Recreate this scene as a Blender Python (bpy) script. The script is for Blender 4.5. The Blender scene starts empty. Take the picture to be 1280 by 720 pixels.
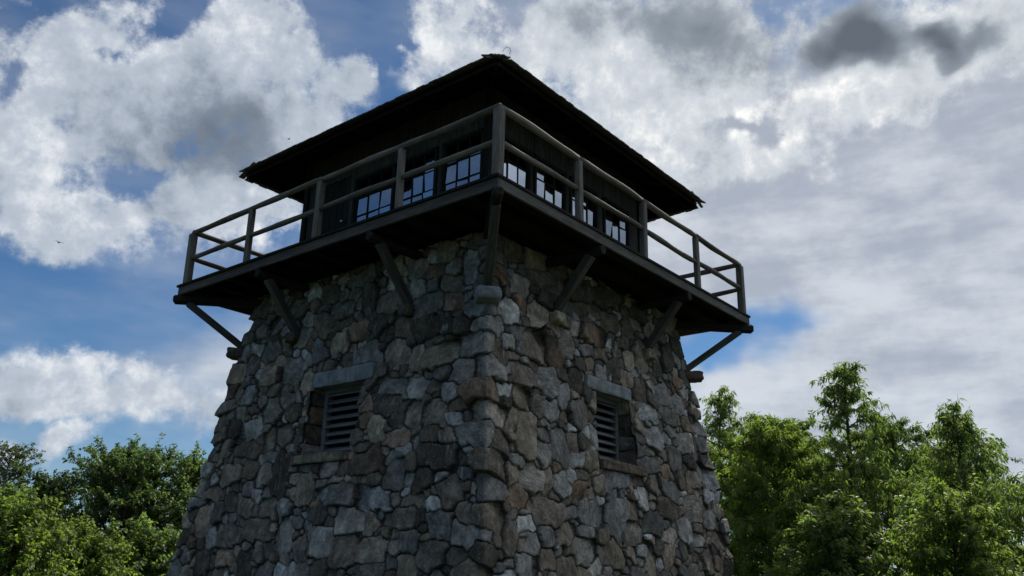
import bpy, math, random
import numpy as np
from mathutils import Vector, Matrix

C = bpy.context.scene.collection
R = math.radians
SC = bpy.context.scene
rnd = random.Random(7)

# ------------------------------------------------------------------ camera
cam_d = bpy.data.cameras.new('camera')
cam = bpy.data.objects.new('camera', cam_d); C.objects.link(cam); SC.camera = cam
cam_d.sensor_width = 36; cam_d.sensor_fit = 'HORIZONTAL'; cam_d.lens = 29.466
cam_d.clip_start = 0.1; cam_d.clip_end = 3000
fv = Vector((0.09176836, 0.94199078, 0.32284972))
rv = Vector((0.9942977, -0.10436812, 0.02189481))
uv_ = Vector((-0.05431993, -0.31899949, 0.94619695))
cam.matrix_world = Matrix(((rv.x, uv_.x, -fv.x, -0.719), (rv.y, uv_.y, -fv.y, -14.805), (rv.z, uv_.z, -fv.z, 1.6), (0, 0, 0, 1)))

# ------------------------------------------------------------------ exposure
SC.view_settings.view_transform = 'Standard'; SC.view_settings.look = 'None'
SC.view_settings.gamma = 1; SC.view_settings.use_curve_mapping = False
SC.view_settings.exposure = 0.0

# ------------------------------------------------------------------ sun
SUN_AZ, SUN_EL = 36, 43          # azimuth east of +Y (the view direction), elevation
sd = bpy.data.lights.new('sun', 'SUN'); sd.energy = 4.8; sd.angle = R(0.6); sd.color = (1, .95, .86)
sun = bpy.data.objects.new('sun', sd); C.objects.link(sun)
sv = Vector((math.sin(R(SUN_AZ))*math.cos(R(SUN_EL)), math.cos(R(SUN_AZ))*math.cos(R(SUN_EL)), math.sin(R(SUN_EL))))
sun.rotation_euler = sv.to_track_quat('Z', 'Y').to_euler()
sun.location = (20, 20, 30)

# ------------------------------------------------------------------ node helper
class NT:
    def __init__(s, tree): s.t = tree; s.t.nodes.clear()
    def n(s, kind, **kw):
        nd = s.t.nodes.new(kind)
        for k, v in kw.items():
            if k.startswith('i_'):
                key = k[2:]
                key = int(key) if key.isdigit() else key.replace('_', ' ')
                s.set(nd, key, v)
            else: setattr(nd, k, v)
        return nd
    def set(s, nd, key, v):
        if isinstance(v, bpy.types.NodeSocket): s.t.links.new(v, nd.inputs[key])
        else: nd.inputs[key].default_value = v
    def math(s, op, a, b=0.0, c=None, clamp=False):
        nd = s.t.nodes.new('ShaderNodeMath'); nd.operation = op; nd.use_clamp = clamp
        s.set(nd, 0, a); s.set(nd, 1, b)
        if c is not None: s.set(nd, 2, c)
        return nd.outputs[0]
    def vmath(s, op, a, b=(0, 0, 0)):
        nd = s.t.nodes.new('ShaderNodeVectorMath'); nd.operation = op
        s.set(nd, 0, a)
        if op == 'SCALE': s.set(nd, 3, b)
        else: s.set(nd, 1, b)
        return nd.outputs[0]
    def step(s, v, a, b, lo=0.0, hi=1.0):
        nd = s.t.nodes.new('ShaderNodeMapRange'); nd.interpolation_type = 'SMOOTHSTEP'
        s.set(nd, 0, v); s.set(nd, 1, a); s.set(nd, 2, b); s.set(nd, 3, lo); s.set(nd, 4, hi)
        return nd.outputs[0]
    def mix(s, f, a, b, mode='MIX'):
        nd = s.t.nodes.new('ShaderNodeMix'); nd.data_type = 'RGBA'; nd.blend_type = mode; nd.clamp_factor = True
        s.set(nd, 0, f); s.set(nd, 6, a if isinstance(a, bpy.types.NodeSocket) else (*a, 1)); s.set(nd, 7, b if isinstance(b, bpy.types.NodeSocket) else (*b, 1))
        return nd.outputs[2]
    def noise(s, vec, scale, detail=4, rough=.55, lac=2.0, dist=0.0, col=False, w=None):
        nd = s.t.nodes.new('ShaderNodeTexNoise')
        if w is not None: nd.noise_dimensions = '4D'; nd.inputs['W'].default_value = w
        s.set(nd, 'Vector', vec); nd.inputs['Scale'].default_value = scale; nd.inputs['Detail'].default_value = detail
        nd.inputs['Roughness'].default_value = rough; nd.inputs['Lacunarity'].default_value = lac; nd.inputs['Distortion'].default_value = dist
        return nd.outputs['Color' if col else 'Fac']

# ------------------------------------------------------------------ world: Nishita sky with procedural clouds (directions are azimuth*0.87, elevation in degrees)
CUMULUS = [(-25.5,25.0,3.5,4.5,17,1.0),(-23.5,20.0,4.0,2.5,17,.6),(-26.5,32.5,2.0,2.5,17,.5),(-22.9,30.7,5.1,3.6,19,1.1),(-24.3,27.1,3.6,4.1,19,0.9),(-19.6,26.6,5.4,5.5,36,0.9),(-14.5,29.4,7.0,6.5,-8,1.35),(-10.3,30.7,5.4,4.6,-26,1.0),(-8.0,28.3,3.5,2.9,-23,0.8),(-6.1,32.3,1.6,1.9,8,0.85),(-21.2,21.2,4.4,3.8,14,0.9),(-15.5,23.5,6.7,4.5,1,1.0),(-24.3,23.3,2.7,2.8,17,0.6),(-13.2,33.6,3.5,2.9,13,0.8),(-22.0,19.1,1.9,1.9,14,0.6),(-10.8,22.9,5.2,3.1,-13,0.7),(-21.6,10.2,4.4,2.1,-2,0.95),(-17.6,11.4,3.0,1.4,8,0.75),(-16.9,9.4,6.7,1.8,-1,1.0),(-13.0,9.3,3.2,1.2,2,0.6),(-19.5,7.0,1.8,1.0,12,0.75),(-22.0,5.8,2.1,1.4,6,0.8),(-15.8,10.3,2.4,1.5,7,0.5),(-14.6,11.9,3.3,1.2,7,0.32),(-0.0,35.1,4.8,4.1,-24,1.1),(3.4,33.0,3.3,2.6,2,0.9),(7.8,34.8,6.1,3.5,-1,0.8),(10.0,31.2,7.0,5.7,-21,1.0),(13.3,34.6,7.6,5.5,-4,1.1),(17.4,32.2,6.1,4.6,13,1.1),(18.7,35.5,6.3,2.9,-8,1.1),(23.4,30.9,5.8,3.9,-10,1.0),(27.1,30.6,6.0,3.8,-12,0.95),(31.7,31.4,6.4,4.6,-16,1.2),(35.4,31.2,3.6,3.1,-18,0.9),(23.7,28.8,5.2,2.5,1,0.5),(17.1,26.3,5.5,2.0,3,1.1),(22.0,26.3,4.8,1.5,-8,0.95),(15.0,25.2,3.0,1.9,-4,0.7),(25.2,25.3,1.8,1.0,-9,0.4)]
VEIL = [(29.7,26.2,14.9,7.7,-12,1.2),(22.5,21.3,11.9,6.7,-7,1.2),(30.7,18.6,7.8,6.3,-10,1.2),(15.9,21.9,5.9,4.8,-4,0.8),(29.4,13.9,11.0,5.7,-25,1.3),(20.9,12.1,11.0,3.1,-12,1.1),(30.7,9.5,8.0,3.7,-4,1.0),(5.0,36.8,9.0,4.0,1,0.5),(-13.5,11.5,5.2,3.5,30,0.5),(-11.1,12.8,4.0,3.1,6,0.45),(34.5,23.1,5.6,6.9,-14,0.8),(-26.2,28.8,6.2,4.4,21,0.35),(31.8,4.0,10.2,5.3,-1,1.0),(21.4,8.0,11.0,4.5,-2,0.9),(7.8,22.2,10.2,10.9,0,0.5),(23.0,26.9,11.8,6.1,-9,0.7)]
GAPS = [(20.3,16.0,7.8,2.1,12,1.0),(26.5,17.2,6.3,1.3,11,0.7),(32.7,11.2,2.2,1.0,7,0.35),(17.0,14.4,2.8,1.6,-2,0.6)]
CORES = [(22.0,33.5,5.0,2.0,10,.5),(29.0,31.0,3.0,1.2,-20,.55),(-14.3,27.9,5.2,3.8,7,1.0),(-17.1,25.2,4.9,3.0,13,0.4),(-11.2,26.4,4.4,3.6,10,0.45),(17.7,35.9,5.9,2.9,-16,1.15),(10.0,36.8,4.5,2.5,-2,0.6),(14.3,33.0,3.2,2.5,-5,0.3),(27.3,33.7,2.7,2.9,45,1.6),(26.0,32.8,2.8,1.5,9,1.0),(32.2,31.7,1.6,2.2,61,1.7),(31.5,32.9,2.1,1.0,-5,0.8),(32.4,30.1,1.0,1.4,-16,0.6),(34.4,27.4,4.3,2.7,-16,0.2),(-0.3,30.4,4.3,2.6,4,0.5),(18.0,24.9,7.8,1.1,0,0.25)]
HOLES = [(-20.1,30.7,2.3,1.2,32,1.3),(-25.6,30.6,1.4,1.3,21,1.0),(-25.3,26.4,1.5,1.5,19,1.2),(-17.8,33.4,2.8,1.2,16,1.1),(-20.7,23.1,4.5,1.2,15,0.8),(-17.4,23.9,1.8,1.0,13,0.6),(-18.2,29.9,0.9,2.4,15,0.6),(-8.4,34.8,3.2,2.4,10,0.7),(-4.3,34.2,2.2,3.0,7,0.9),(3.9,36.0,2.8,1.3,-16,0.7),(20.0,28.6,2.9,1.6,24,1.1),(33.7,28.0,2.0,1.9,8,0.6),(24.0,32.5,1.4,3.0,20,0.3),(22.5,32.3,1.0,2.0,11,0.3),(-17.1,10.8,2.4,0.5,4,0.5),(-20.9,8.0,2.5,0.6,0,0.5),(-11.8,30.9,1.0,0.5,11,0.2)]
SKYSTR = 0.086
SKYGAIN = (0.46, 0.68, 0.86)

world = bpy.data.worlds.new('World'); SC.world = world; world.use_nodes = True
W = NT(world.node_tree)
sky = W.n('ShaderNodeTexSky', sky_type='NISHITA', sun_disc=False, sun_elevation=R(SUN_EL), sun_rotation=R(SUN_AZ), altitude=600, air_density=1.0, dust_density=0.3, ozone_density=2.0)
tc = W.n('ShaderNodeTexCoord')
dirv = tc.outputs['Generated']
sep = W.n('ShaderNodeSeparateXYZ', i_0=dirv)
az = W.math('MULTIPLY', W.math('ARCTAN2', sep.outputs[0], sep.outputs[1]), 57.29578*.87)
el = W.math('MULTIPLY', W.math('ARCSINE', W.math('MINIMUM', W.math('MAXIMUM', sep.outputs[2], -.9999), .9999)), 57.29578)
ae = W.n('ShaderNodeCombineXYZ', i_0=az, i_1=el)
wn = W.noise(dirv, 9, 3, .6, col=True)
warp = W.vmath('SCALE', W.vmath('SUBTRACT', wn, (.5, .5, .5)), 6.0)
P0 = W.vmath('MULTIPLY', W.vmath('ADD', ae.outputs[0], warp), (1, 1, 0))
def field(blobs, vec):
    acc = None
    for (a, e, sx, sy, rot, w) in blobs:
        m = W.n('ShaderNodeMapping', vector_type='TEXTURE')
        W.set(m, 0, vec); m.inputs[1].default_value = (a, e, 0); m.inputs[2].default_value = (0, 0, R(rot)); m.inputs[3].default_value = (sx*1.25, sy*1.25, 1)
        g = W.n('ShaderNodeTexGradient', gradient_type='SPHERICAL'); W.set(g, 0, m.outputs[0])
        acc = W.math('MULTIPLY', g.outputs['Fac'], w) if acc is None else W.math('MULTIPLY_ADD', g.outputs['Fac'], w, acc)
    return acc
cum = field(CUMULUS, P0); veil = field(VEIL, P0); gaps = field(GAPS, P0); core = field(CORES, P0); holes = field(HOLES, P0)
# away from the photographed patch of sky the same kinds of cloud carry on at random
inside = W.step(field([(4, 18, 36, 26, 0, 1.0)], ae.outputs[0]), 0.02, 0.3)
outw = W.math('SUBTRACT', 1.0, inside)
big = W.noise(dirv, 2.3, 3, .5, w=3.1)
east = W.math('SUBTRACT', W.math('MULTIPLY', W.step(sep.outputs[0], .3, .9), 1.1), W.math('MULTIPLY', W.step(sep.outputs[0], -.3, -.8), 1.2))      # cloudier on the sun's side
low = W.step(el, 60, 15)
outc = W.math('MULTIPLY', outw, W.math('ADD', W.math('MULTIPLY', W.math('SUBTRACT', big, .52), 5.0), east))
n1 = W.noise(dirv, 11, 7, .62, 2.1)
n1b = W.noise(W.vmath('ADD', dirv, (.02, -.01, .03)), 40, 3, .65, 2.2)
cumc = W.math('MINIMUM', cum, 1.15)
nz = W.math('ADD', W.math('MULTIPLY', W.math('SUBTRACT', n1, .5), 3.6), W.math('MULTIPLY', W.math('SUBTRACT', n1b, .5), 1.2))
nz = W.math('MULTIPLY', nz, W.step(W.math('ADD', cum, W.math('MULTIPLY', outw, 1.0)), -.1, .5, .12, 1.0))
dens = W.math('SUBTRACT', W.math('ADD', W.math('ADD', cumc, outc), nz), holes)
a_c = W.math('MULTIPLY', W.step(dens, .05, .92), .98)
up = W.vmath('ADD', dirv, (.012, .004, .016))                 # a step towards the sun
nup = W.math('MULTIPLY', W.math('SUBTRACT', W.noise(up, 11, 7, .62, 2.1), .5), 3.4)
nhere = W.math('MULTIPLY', W.math('SUBTRACT', n1, .5), 3.4)
relief = W.math('SUBTRACT', nup, nhere)                       # cloud between here and the sun: shaded side
# veil: soft streaks lying almost level
strv = W.vmath('MULTIPLY', dirv, (1.0, 1.0, 3.2))
n2 = W.noise(strv, 4.0, 4, .6, w=1.7)
vd = W.math('ADD', W.math('SUBTRACT', W.math('ADD', W.math('ADD', veil, W.step(el, 17, 30, 0, .12)), W.math('MULTIPLY', outw, W.math('MULTIPLY', W.step(sep.outputs[0], -.5, .4), .6))), W.math('MULTIPLY', gaps, .78)), W.math('MULTIPLY', W.math('SUBTRACT', n2, .5), 1.3))
a_v = W.math('MULTIPLY', W.step(vd, -.2, 1.0), .93)
n3 = W.noise(dirv, 15, 5, .62, dist=.4, w=5.0)
thick = W.math('ADD', core, W.math('MULTIPLY', W.math('SUBTRACT', n3, .5), 1.0))
thick = W.math('ADD', W.math('ADD', thick, W.math('MULTIPLY', W.math('SUBTRACT', dens, 1.2), .10)), W.math('MULTIPLY', relief, .75))
c_w = W.mix(W.step(thick, -.62, .08), (.86, .89, .92), (.50, .56, .645))
c_w = W.mix(W.step(thick, -.05, 1.0), c_w, (.235, .285, .355))
dp = W.n('ShaderNodeVectorMath', operation='DOT_PRODUCT'); W.set(dp, 0, dirv); dp.inputs[1].default_value = tuple(sv)
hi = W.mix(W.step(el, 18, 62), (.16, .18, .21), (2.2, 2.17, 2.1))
hi = W.mix(W.step(sep.outputs[0], .4, .9), hi, W.mix(1.0, hi, (2.6, 2.6, 2.6), 'MULTIPLY'))     # unseen cloud dimmed low down to shade the walls, boosted overhead and east
glow = W.step(dp.outputs['Value'], .80, 1.0)
c_w = W.mix(glow, c_w, W.mix(1.0, c_w, (1.35, 1.28, 1.18), 'MULTIPLY'))
c_w = W.mix(W.step(W.math('ADD', core, W.math('MULTIPLY', W.math('SUBTRACT', n3, .5), 1.6)), .40, 1.9), c_w, (.125, .148, .18))
n4 = W.noise(strv, 7.0, 4, .6, w=9.0)
c_v = W.mix(W.step(W.math('ADD', W.math('ADD', n4, W.math('MULTIPLY', W.math('SUBTRACT', n1, .5), .55)), W.math('MULTIPLY', W.math('SUBTRACT', 17.0, el), .011)), .30, .72), (.42, .46, .535), (.68, .72, .775))
skyc = W.mix(1.0, sky.outputs[0], (SKYGAIN[0], SKYGAIN[1], SKYGAIN[2]), 'MULTIPLY')
bgs = W.n('ShaderNodeBackground', i_0=skyc, i_1=SKYSTR)
bgc = W.n('ShaderNodeBackground', i_0=W.mix(a_c, c_v, c_w), i_1=1.0)
# coverage: clouds over veil over clear air
cov = W.math('SUBTRACT', 1.0, W.math('MULTIPLY', W.math('SUBTRACT', 1.0, a_c), W.math('SUBTRACT', 1.0, a_v)))
# colour inside the cover is cumulus where cumulus stands, veil elsewhere
ratio = W.math('DIVIDE', a_c, W.math('MAXIMUM', cov, .001))
cc = W.mix(ratio, c_v, c_w)
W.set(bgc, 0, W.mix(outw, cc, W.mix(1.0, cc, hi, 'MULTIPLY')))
mixs = W.n('ShaderNodeMixShader', i_0=cov); W.t.links.new(bgs.outputs[0], mixs.inputs[1]); W.t.links.new(bgc.outputs[0], mixs.inputs[2])
wo = W.n('ShaderNodeOutputWorld'); W.t.links.new(mixs.outputs[0], wo.inputs[0])
world.cycles.sampling_method = 'MANUAL'; world.cycles.sample_map_resolution = 512

# ------------------------------------------------------------------ mesh and object helpers
def tag(o, label=None, cat=None, group=None, kind=None):
    if label: o['label'] = label
    if cat: o['category'] = cat
    if group: o['group'] = group
    if kind: o['kind'] = kind
    return o
def empty(name, loc, rz=0):
    o = bpy.data.objects.new(name, None); C.objects.link(o); o.location = loc; o.rotation_euler = (0, 0, rz); o.empty_display_size = .3
    return o
def link_mesh(name, me, parent=None):
    o = bpy.data.objects.new(name, me); C.objects.link(o)
    if parent is not None:
        o.parent = parent; o.matrix_parent_inverse = Matrix.Identity(4)
    return o
def np_mesh(name, verts, faces, mat, attrs=None, smooth=False, parent=None):
    """verts (n,3); faces (m,k) with one k, or a list of such arrays"""
    me = bpy.data.meshes.new(name)
    fl = faces if isinstance(faces, list) else [faces]
    fl = [f for f in fl if len(f)]
    loops = np.concatenate([f.ravel() for f in fl]); sizes = np.concatenate([np.full(len(f), f.shape[1]) for f in fl])
    me.vertices.add(len(verts)); me.vertices.foreach_set('co', np.asarray(verts, np.float32).ravel())
    me.loops.add(len(loops)); me.loops.foreach_set('vertex_index', loops.astype(np.int32))
    me.polygons.add(len(sizes)); st = np.concatenate([[0], np.cumsum(sizes)[:-1]]).astype(np.int32)
    me.polygons.foreach_set('loop_start', st)
    if smooth: me.polygons.foreach_set('use_smooth', np.ones(len(sizes), bool))
    me.update(calc_edges=True); me.validate()
    for k, a in (attrs or {}).items():
        at = me.attributes.new(k, 'FLOAT_COLOR', 'POINT'); b = np.ones((len(verts), 4), np.float32); b[:, :a.shape[1]] = a; at.data.foreach_set('color', b.ravel())
    me.materials.append(mat)
    return link_mesh(name, me, parent)

class MB:
    """collects boxes and bars into one mesh; 'grain' holds coordinates whose x runs along each piece"""
    def __init__(s): s.v = []; s.f = []; s.g = []
    def box(s, c, ax, ay, az, bev=.006, wob=0.0):
        """c centre; ax, ay, az half-extent vectors (ax is the long way)"""
        c, ax, ay, az = map(Vector, (c, ax, ay, az)); lx, ly, lz = ax.length, ay.length, az.length
        bx, by, bz = (min(bev/max(l, 1e-6), .45) for l in (lx, ly, lz)); off = rnd.uniform(0, 40); base = len(s.v)
        # 24 vertices: each face shrunk, corners chamfered
        idx = {}
        for sx in (-1, 1):
            for sy in (-1, 1):
                for sz in (-1, 1):
                    w = Vector([rnd.uniform(-wob, wob) for _ in range(3)]) if wob else Vector()
                    for k in range(3):
                        q = [sx, sy, sz]
                        bb = (bx, by, bz)
                        for m in range(3):
                            if m != k: q[m] *= 1-bb[m]
                        p = c+ax*q[0]+ay*q[1]+az*q[2]+w
                        idx[(sx, sy, sz, k)] = len(s.v); s.v.append(tuple(p)); s.g.append((q[0]*lx/7+off, q[1]*ly+off*.37, q[2]*lz))
        def F(*a):
            s.f.append([idx[t] for t in a])
        for k in range(3):
            a, b = [m for m in range(3) if m != k]
            for sg in (-1, 1):
                ring = []
                for (p, q) in ((-1, -1), (1, -1), (1, 1), (-1, 1)):
                    t = [0, 0, 0]; t[k] = sg; t[a] = p; t[b] = q; ring.append((*t, k))
                F(*(ring if (sg == 1) == (k != 1) else ring[::-1]))
        for k in range(3):           # edge chamfers along axis k
            a, b = [m for m in range(3) if m != k]
            for p in (-1, 1):
                for q in (-1, 1):
                    t0 = [0, 0, 0]; t0[k] = -1; t0[a] = p; t0[b] = q; t1 = list(t0); t1[k] = 1
                    ring = [(*t0, a), (*t1, a), (*t1, b), (*t0, b)]
                    F(*(ring if (p*q > 0) == (k == 1) else ring[::-1]))
        for sx in (-1, 1):
            for sy in (-1, 1):
                for sz in (-1, 1):
                    ring = [(sx, sy, sz, 0), (sx, sy, sz, 1), (sx, sy, sz, 2)]
                    F(*(ring if sx*sy*sz > 0 else ring[::-1]))
        return s
    def beam(s, p0, p1, w, h, up=(0, 0, 1), bev=.008, wob=0.0):
        p0, p1 = Vector(p0), Vector(p1); d = (p1-p0); l = d.length; d.normalize()
        upv = Vector(up); side = d.cross(upv).normalized(); u2 = side.cross(d).normalized()
        return s.box((p0+p1)/2, d*(l/2), side*(w/2), u2*(h/2), bev, wob)
    def log(s, p0, p1, r0, r1=None, n=10, seg=8, wob=.05, bow=0.0, cap=True):
        """a round pole with slight irregularity"""
        p0, p1 = Vector(p0), Vector(p1); r1 = r0 if r1 is None else r1
        d = (p1-p0); l = d.length; d.normalize(); side = d.cross(Vector((0, 0, 1)))
        if side.length < .1: side = Vector((1, 0, 0))
        side.normalize(); up = side.cross(d); off = rnd.uniform(0, 40); base = len(s.v); ph = rnd.uniform(0, 6)
        for i in range(seg+1):
            t = i/seg; c = p0.lerp(p1, t)+up*(math.sin(t*math.pi)*bow)+side*(math.sin(t*7+ph)*r0*wob)
            rr = (r0+(r1-r0)*t)*(1+math.sin(t*11+ph*2)*wob*.6)
            if i in (0, seg) and cap: rr *= .9
            for k in range(n):
                a = 2*math.pi*k/n; r_ = rr*(1+wob*.5*math.sin(3*a+ph+t*2))
                s.v.append(tuple(c+side*(math.cos(a)*r_)+up*(math.sin(a)*r_))); s.g.append((t*l/7+off, math.cos(a)*rr+off*.3, math.sin(a)*rr))
        for i in range(seg):
            for k in range(n):
                a = base+i*n+k; b = base+i*n+(k+1) % n; s.f.append([a, b, b+n, a+n])
        if cap:
            s.f.append([base+k for k in range(n)][::-1]); s.f.append([base+seg*n+k for k in range(n)])
        return s
    def quad(s, pts):
        b = len(s.v); s.v += [tuple(p) for p in pts]; s.g += [tuple(p) for p in pts]; s.f.append(list(range(b, b+len(pts)))); return s
    def build(s, name, mat, parent=None, smooth=False):
        me = bpy.data.meshes.new(name); me.from_pydata(s.v, [], s.f); me.update()
        at = me.attributes.new('grain', 'FLOAT_VECTOR', 'POINT'); at.data.foreach_set('vector', np.asarray(s.g, np.float32).ravel())
        if smooth: me.polygons.foreach_set('use_smooth', np.ones(len(me.polygons), bool))
        me.materials.append(mat)
        return link_mesh(name, me, parent)

# ------------------------------------------------------------------ materials
def new_mat(name):
    m = bpy.data.materials.new(name); m.use_nodes = True; return m, NT(m.node_tree)
def finish(T, shader):
    o = T.n('ShaderNodeOutputMaterial'); T.t.links.new(shader, o.inputs[0])
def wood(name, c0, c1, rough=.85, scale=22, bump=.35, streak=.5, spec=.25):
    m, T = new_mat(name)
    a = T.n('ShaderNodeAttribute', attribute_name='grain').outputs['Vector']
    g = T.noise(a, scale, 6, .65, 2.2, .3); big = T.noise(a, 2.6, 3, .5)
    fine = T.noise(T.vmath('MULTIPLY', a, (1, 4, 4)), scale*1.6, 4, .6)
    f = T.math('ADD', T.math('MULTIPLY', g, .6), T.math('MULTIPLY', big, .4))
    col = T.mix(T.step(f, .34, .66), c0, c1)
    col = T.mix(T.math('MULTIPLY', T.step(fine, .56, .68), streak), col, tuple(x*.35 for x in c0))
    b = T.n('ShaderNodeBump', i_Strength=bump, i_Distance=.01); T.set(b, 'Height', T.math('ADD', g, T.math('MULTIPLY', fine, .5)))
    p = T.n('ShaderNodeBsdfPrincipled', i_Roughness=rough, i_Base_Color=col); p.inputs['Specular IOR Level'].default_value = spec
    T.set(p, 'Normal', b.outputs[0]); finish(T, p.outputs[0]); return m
M = {}
M['grey_wood'] = wood('weathered_grey_wood', (.075, .064, .054), (.20, .182, .16))
M['dark_wood'] = wood('dark_and_shaded_wood', (.013, .012, .011), (.036, .033, .030), spec=.10)  # dark joinery; on the support beams it also carries the deck's shade
M['fascia_wood'] = wood('fascia_wood', (.055, .049, .043), (.13, .122, .112))
M['strut_wood'] = wood('strut_wood', (.04, .037, .033), (.11, .10, .09))
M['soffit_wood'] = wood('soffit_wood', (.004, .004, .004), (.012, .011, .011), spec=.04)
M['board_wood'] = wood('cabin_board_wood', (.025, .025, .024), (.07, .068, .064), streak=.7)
M['shake'] = wood('weathered_shake', (.06, .055, .05), (.13, .12, .11))
M['louver'] = wood('louver_paint', (.09, .092, .098), (.19, .20, .21), streak=.6)

def stone_material(name, attr=True, tint=1.0):
    m, T = new_mat(name)
    geo = T.n('ShaderNodeTexCoord').outputs['Object']
    if attr:
        a = T.n('ShaderNodeAttribute', attribute_name='stone'); s = T.n('ShaderNodeSeparateColor'); T.set(s, 0, a.outputs['Color'])
        r1, mort, r2 = s.outputs[0], s.outputs[1], s.outputs[2]
        shift = T.n('ShaderNodeCombineXYZ', i_0=T.math('MULTIPLY', r1, 37.0), i_1=T.math('MULTIPLY', r2, 23.0), i_2=r1)
        co = T.vmath('ADD', geo, shift.outputs[0])
    else:
        oi = T.n('ShaderNodeObjectInfo'); r1 = oi.outputs['Random']; r2 = T.math('FRACT', T.math('MULTIPLY', r1, 7.31)); mort = 0.0; co = geo
    ramp = T.n('ShaderNodeValToRGB'); ramp.color_ramp.interpolation = 'LINEAR'; T.set(ramp, 0, r1)
    cols = [(0, (.075, .068, .058)), (.12, (.175, .148, .115)), (.26, (.11, .098, .082)), (.38, (.235, .24, .245)), (.50, (.20, .168, .13)), (.60, (.33, .34, .345)), (.70, (.14, .118, .095)), (.80, (.26, .225, .18)), (.88, (.19, .125, .088)), (.94, (.30, .30, .29)), (1, (.20, .19, .17))]
    e = ramp.color_ramp.elements
    while len(e) < len(cols): e.new(.5)
    for k, (p, c) in enumerate(cols): e[k].position = p; e[k].color = (*[x*tint for x in c], 1)
    n1 = T.noise(co, 5.0, 6, .62, 2.1); n2 = T.noise(co, 26, 5, .65); n3 = T.noise(co, 90, 3, .6)
    col = ramp.outputs[0]
    val = T.math('MULTIPLY_ADD', r2, 1.25, .55)
    col = T.mix(1.0, col, T.n('ShaderNodeCombineColor', i_0=val, i_1=val, i_2=val).outputs[0], 'MULTIPLY')
    cl = T.n('ShaderNodeMapping', vector_type='TEXTURE'); T.set(cl, 0, co); cl.inputs[3].default_value = (.42, .42, .16); T.set(cl, 2, T.n('ShaderNodeCombineXYZ', i_0=T.math('MULTIPLY', T.math('SUBTRACT', r2, .5), 4.0), i_1=T.math('MULTIPLY', T.math('SUBTRACT', r1, .5), 4.0), i_2=T.math('MULTIPLY', r1, 6.0)).outputs[0])
    n0 = T.noise(cl.outputs[0], 3.2, 6, .68, 2.2, .6)
    col = T.mix(T.step(n1, .35, .7), T.mix(1.0, col, (.62, .61, .60), 'MULTIPLY'), T.mix(1.0, col, (1.3, 1.29, 1.27), 'MULTIPLY'))
    col = T.mix(T.step(n0, .36, .64), T.mix(1.0, col, (.68, .67, .66), 'MULTIPLY'), T.mix(1.0, col, (1.22, 1.22, 1.21), 'MULTIPLY'))
    col = T.mix(T.math('MULTIPLY', T.step(n2, .56, .70), .55), col, (.055, .058, .052))            # dark lichen and dirt
    rust = T.noise(co, 3.1, 4, .6, w=4.0)
    col = T.mix(T.math('MULTIPLY', T.step(rust, .66, .78), .45), col, (.16, .095, .06))
    lich = T.noise(co, 38, 3, .5, w=2.0)
    col = T.mix(T.math('MULTIPLY', T.step(lich, .64, .70), .75), col, (.48, .50, .49))              # pale lichen spots
    if attr:
        # lime washed down from the joints: pale streaks, stretched downwards
        st = T.noise(T.vmath('MULTIPLY', geo, (7, 7, 1.1)), 1.6, 6, .7, w=6.0)
        area = T.noise(geo, .8, 2, .5, w=8.0)
        fs = T.math('MULTIPLY', T.step(st, .58, .70), T.step(area, .47, .58))
        col = T.mix(T.math('MULTIPLY', fs, .8), col, (.46, .48, .48))
        mn = T.noise(geo, 7, 5, .6, w=3.0)
        mc = T.mix(T.step(mn, .50, .72), (.030, .029, .027), (.13, .128, .12))
        col = T.mix(mort, col, mc)
    h = T.math('ADD', T.math('ADD', T.math('MULTIPLY', n2, .6), T.math('MULTIPLY', n0, 1.3)), T.math('ADD', T.math('MULTIPLY', n3, .35), T.math('MULTIPLY', n1, .25)))
    b = T.n('ShaderNodeBump', i_Strength=.9, i_Distance=.035); T.set(b, 'Height', h)
    p = T.n('ShaderNodeBsdfPrincipled', i_Roughness=.88, i_Base_Color=col); p.inputs['Specular IOR Level'].default_value = .3
    T.set(p, 'Normal', b.outputs[0]); finish(T, p.outputs[0]); return m
M['stone'] = stone_material('rubble_stone', True, 1.08)
M['block'] = stone_material('dressed_stone', False, 1.1)
def plain(name, col, rough=.5, metal=0.0, ior=None):
    m, T = new_mat(name); p = T.n('ShaderNodeBsdfPrincipled', i_Roughness=rough, i_Metallic=metal)
    nz = T.noise(T.n('ShaderNodeTexCoord').outputs['Object'], 14, 4, .6)
    T.set(p, 'Base Color', T.mix(nz, tuple(c*.75 for c in col), tuple(min(1, c*1.25) for c in col)))
    if ior: p.inputs['IOR'].default_value = ior
    finish(T, p.outputs[0]); return m
M['glass'] = plain('old_window_glass', (.52, .55, .58), .03, 1.0)
M['metal'] = plain('metal', (.6, .6, .6), .25, 1.0)
M['wire'] = plain('wire', (.05, .05, .05), .5, .6)
M['slab'] = None

# ------------------------------------------------------------------ value noise in numpy
def vnoise(x, y, seed, octaves=4, rough=.5):
    out = np.zeros_like(x); amp = 1.0; tot = 0.0
    for o in range(octaves):
        g = np.random.RandomState(seed+o*17).rand(256, 256)
        xi = np.floor(x).astype(int); yi = np.floor(y).astype(int); fx = x-xi; fy = y-yi
        fx = fx*fx*(3-2*fx); fy = fy*fy*(3-2*fy)
        a = g[xi & 255, yi & 255]; b = g[(xi+1) & 255, yi & 255]; c = g[xi & 255, (yi+1) & 255]; d = g[(xi+1) & 255, (yi+1) & 255]
        out += amp*((a*(1-fx)+b*fx)*(1-fy)+(c*(1-fx)+d*fx)*fy-.5); tot += amp; amp *= rough; x = x*2.03+7.1; y = y*2.03+3.7
    return out/tot*2

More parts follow.
